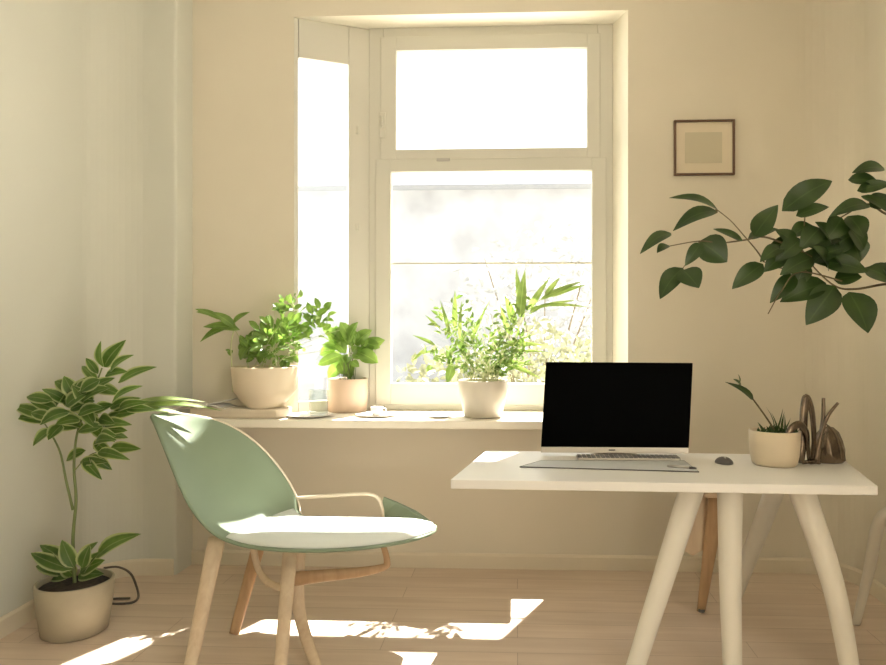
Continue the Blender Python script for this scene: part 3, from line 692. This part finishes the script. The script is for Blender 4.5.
lv = [(718, 210, 669, 198, 12, .12), (717, 211, 673, 231, 17, .18), (671, 233, 640, 254, 13, .15), (668, 245, 657, 253, 10, .1), (700, 241, 727, 262, 30, .05), (701, 243, 685, 266, 13, .08), (683, 268, 660, 299, 20, .18), (683, 270, 699, 288, 24, .05),
      (743, 241, 713, 229, 10, .05), (763, 264, 732, 289, 19, .08), (754, 236, 778, 205, 20, .12), (782, 211, 832, 181, 24, .16), (748, 239, 778, 229, 13, .08), (796, 216, 829, 207, 15, .1), (869, 205, 829, 217, 16, .14), (884, 168, 852, 173, 15, .1),
      (848, 180, 879, 183, 14, .12), (857, 191, 892, 184, 13, .1), (861, 196, 890, 214, 13, .1), (826, 283, 780, 302, 23, .1), (835, 286, 806, 325, 28, .06), (849, 292, 868, 333, 33, .05), (795, 275, 770, 303, 17, .1), (866, 268, 894, 284, 24, .1), (886, 264, 905, 290, 28, .1),
      (790, 250, 764, 272, 20, .1), (800, 240, 775, 262, 18, .1), (812, 262, 845, 248, 22, .1), (830, 250, 856, 232, 22, .1), (820, 235, 850, 262, 26, .08), (806, 246, 842, 240, 20, .12), (812, 258, 780, 275, 20, .1), (796, 247, 775, 230, 18, .1), (822, 262, 868, 272, 20, .1), (805, 262, 795, 288, 18, .1),
      (842, 218, 826, 240, 22, .1), (848, 216, 864, 238, 24, .08), (820, 228, 800, 250, 20, .1), (850, 272, 828, 250, 22, .1), (793, 246, 770, 245, 17, .1), (834, 280, 862, 277, 18, .1), (782, 247, 760, 262, 15, .1), (870, 207, 890, 196, 18, .1), (812, 225, 790, 238, 18, .1), (852, 240, 860, 262, 24, .08), (864, 250, 845, 225, 20, .1), (835, 245, 815, 222, 20, .1), (838, 262, 800, 255, 20, .1), (800, 255, 785, 236, 18, .1), (828, 270, 812, 246, 20, .1)]
sP = 700/YP
for a_, b_, c_, d_, w_, bn in lv:
    y_ = rng.uniform(-.07, .06)
    MB().leaf(Q(a_, b_, y_*.4), Q(c_, d_, y_-.03), w_/sP*1.05, (rng.uniform(-.25, .25), -1, rng.uniform(.35, .9)), bn, .22, 9).build('leaf', M['rubber'], rt, recalc=False)

# ------------------------------------------------------------------ floor plant
fp = flo(75, 631); sF = 700/fp.y; YF = fp.y
ft_ = thing('floor_plant', fp, 'tall leafy variegated plant in a stone-coloured pot on the floor by the left wall', 'potted plant')
r1 = 36.5/sF; hf = .22
pot(ft_, fp, r1*.84, r1, hf, 'stone', .012)
g = fp+V((0, 0, hf-.04))
def FP_(px, py, dy=0): return P(px, py, YF+dy)
for pts, r0 in (([g, FP_(73, 540), FP_(76, 500), FP_(74, 465), FP_(78, 430), FP_(92, 395), FP_(102, 368)], .008), ([FP_(73, 510), FP_(66, 480), FP_(60, 452), FP_(50, 432), FP_(42, 420)], .006), ([FP_(75, 470), FP_(90, 455, .03), FP_(112, 448, .05)], .003), ([FP_(78, 430), FP_(100, 418, .03), FP_(125, 410, .05)], .003)):
    pts = spline(pts, 7); n = len(pts); MB().tube(pts, [lerp(r0, r0*.4, k/(n-1)) for k in range(n)], 8).build('stem', M['stem'], ft_)
lv = [(104, 367, 126, 340, 15), (103, 367, 101, 341, 10), (110, 372, 134, 355, 12), (118, 383, 157, 367, 13), (98, 374, 86, 358, 9), (97, 382, 82, 366, 10), (48, 418, 13, 406, 13), (47, 422, 15, 417, 12), (52, 430, 33, 446, 17), (67, 402, 42, 389, 12), (75, 396, 64, 376, 14), (57, 410, 30, 401, 13),
      (72, 405, 98, 416, 14), (70, 412, 40, 425, 17), (66, 406, 90, 392, 15), (84, 400, 110, 388, 15), (88, 392, 115, 378, 13), (95, 388, 122, 395, 13), (78, 415, 105, 408, 14), (80, 420, 55, 425, 15), (92, 402, 72, 385, 14), (60, 412, 78, 425, 15), (100, 380, 80, 392, 14), (105, 376, 128, 372, 12), (62, 425, 48, 440, 14), (84, 408, 96, 428, 13), (52, 412, 66, 392, 14), (74, 398, 90, 376, 12),
      (112, 402, 143, 386, 11), (110, 408, 141, 398, 11), (112, 415, 138, 412, 12), (105, 425, 132, 425, 12), (100, 432, 128, 438, 11), (110, 448, 141, 449, 12), (98, 452, 130, 460, 11), (90, 455, 112, 470, 12), (84, 460, 102, 480, 11), (95, 448, 118, 432, 11), (80, 462, 108, 462, 10), (90, 425, 115, 442, 11), (118, 410, 150, 402, 10), (125, 409, 155, 410, 10),
      (72, 570, 31, 553, 14), (74, 566, 40, 545, 15), (74, 568, 62, 540, 15), (78, 565, 98, 542, 16), (96, 558, 141, 534, 18), (70, 574, 36, 566, 15), (80, 572, 105, 560, 15), (72, 575, 48, 578, 14), (78, 576, 104, 574, 14), (68, 572, 52, 552, 14), (82, 568, 90, 545, 14), (74, 576, 60, 560, 14), (82, 575, 100, 552, 14)]
for k in range(22):
    a_, b_ = (rng.uniform(48, 112), rng.uniform(385, 425)) if k < 14 else (rng.uniform(82, 105), rng.uniform(425, 470)); lv.append((a_, b_, a_+rng.choice((-1, 1, 1))*rng.uniform(14, 28), b_+rng.uniform(-16, 16), rng.uniform(11, 14)))
for a_, b_, c_, d_, w_ in lv:
    y_ = rng.uniform(-.06, .07); kk = rng.uniform(-.08, .04)
    MB().leaf(FP_(a_, b_, y_), FP_(c_, d_, y_+kk), w_/sF*1.1, (rng.uniform(-.5, .5), -1, rng.uniform(.3, 1)), rng.uniform(.06, .16), .28, 8).build('leaf', M['tree'], ft_, recalc=False)
for a_, b_, c_, d_, w_ in ((122, 408, 205, 402, 9), (128, 410, 222, 411, 9), (130, 412, 190, 416, 8)):
    MB().leaf(FP_(a_, b_, .05), FP_(c_, d_, .16), w_/sF*1.1, (0, -.6, 1), .09, .25, 10, 'blade').build('leaf', M['grass'], ft_, recalc=False)
# cord on the floor
q = [P(104, 568, 3.58), P(118, 567, 3.58), P(130, 573, 3.57), P(135, 585, 3.56)]
e_ = flo(136, 600); pts = [P(104, 568, 3.45), P(118, 567, 3.45), P(130, 573, 3.43), P(136, 585, 3.38)]+[e_+V((0, .02, .006)), e_+V((.0, -.05, .006)), e_+V((-.10, -.06, .006)), e_+V((-.12, -.01, .006)), e_+V((-.03, .0, .008))]
tag(MB().tube(spline(pts, 7), .0055, 8).build('power_cord', M['cord'], None, e_), 'dark power cord curling on the floor behind the stone-coloured pot', 'cord')

# ------------------------------------------------------------------ light
sd = V((-.45, -1, -1.95)).normalized()
sun = bpy.data.lights.new('sun', 'SUN'); sun.energy = 20; sun.angle = R(.7); sun.color = (1, .95, .87)
so_ = bpy.data.objects.new('sun', sun); C.objects.link(so_); so_.location = (3, 8, 9); so_.rotation_euler = sd.to_track_quat('-Z', 'Y').to_euler()
w = bpy.data.worlds.new('sky'); bpy.context.scene.world = w; w.use_nodes = True
bg = w.node_tree.nodes['Background']; bg.inputs['Color'].default_value = (.98, 1, 1, 1); bg.inputs['Strength'].default_value = 1.5
vs = bpy.context.scene.view_settings; vs.view_transform = 'Standard'; vs.look = 'None'; vs.gamma = 1; vs.use_curve_mapping = False; vs.exposure = .88
for o in bpy.data.objects:
    if '_o' in o: del o['_o']
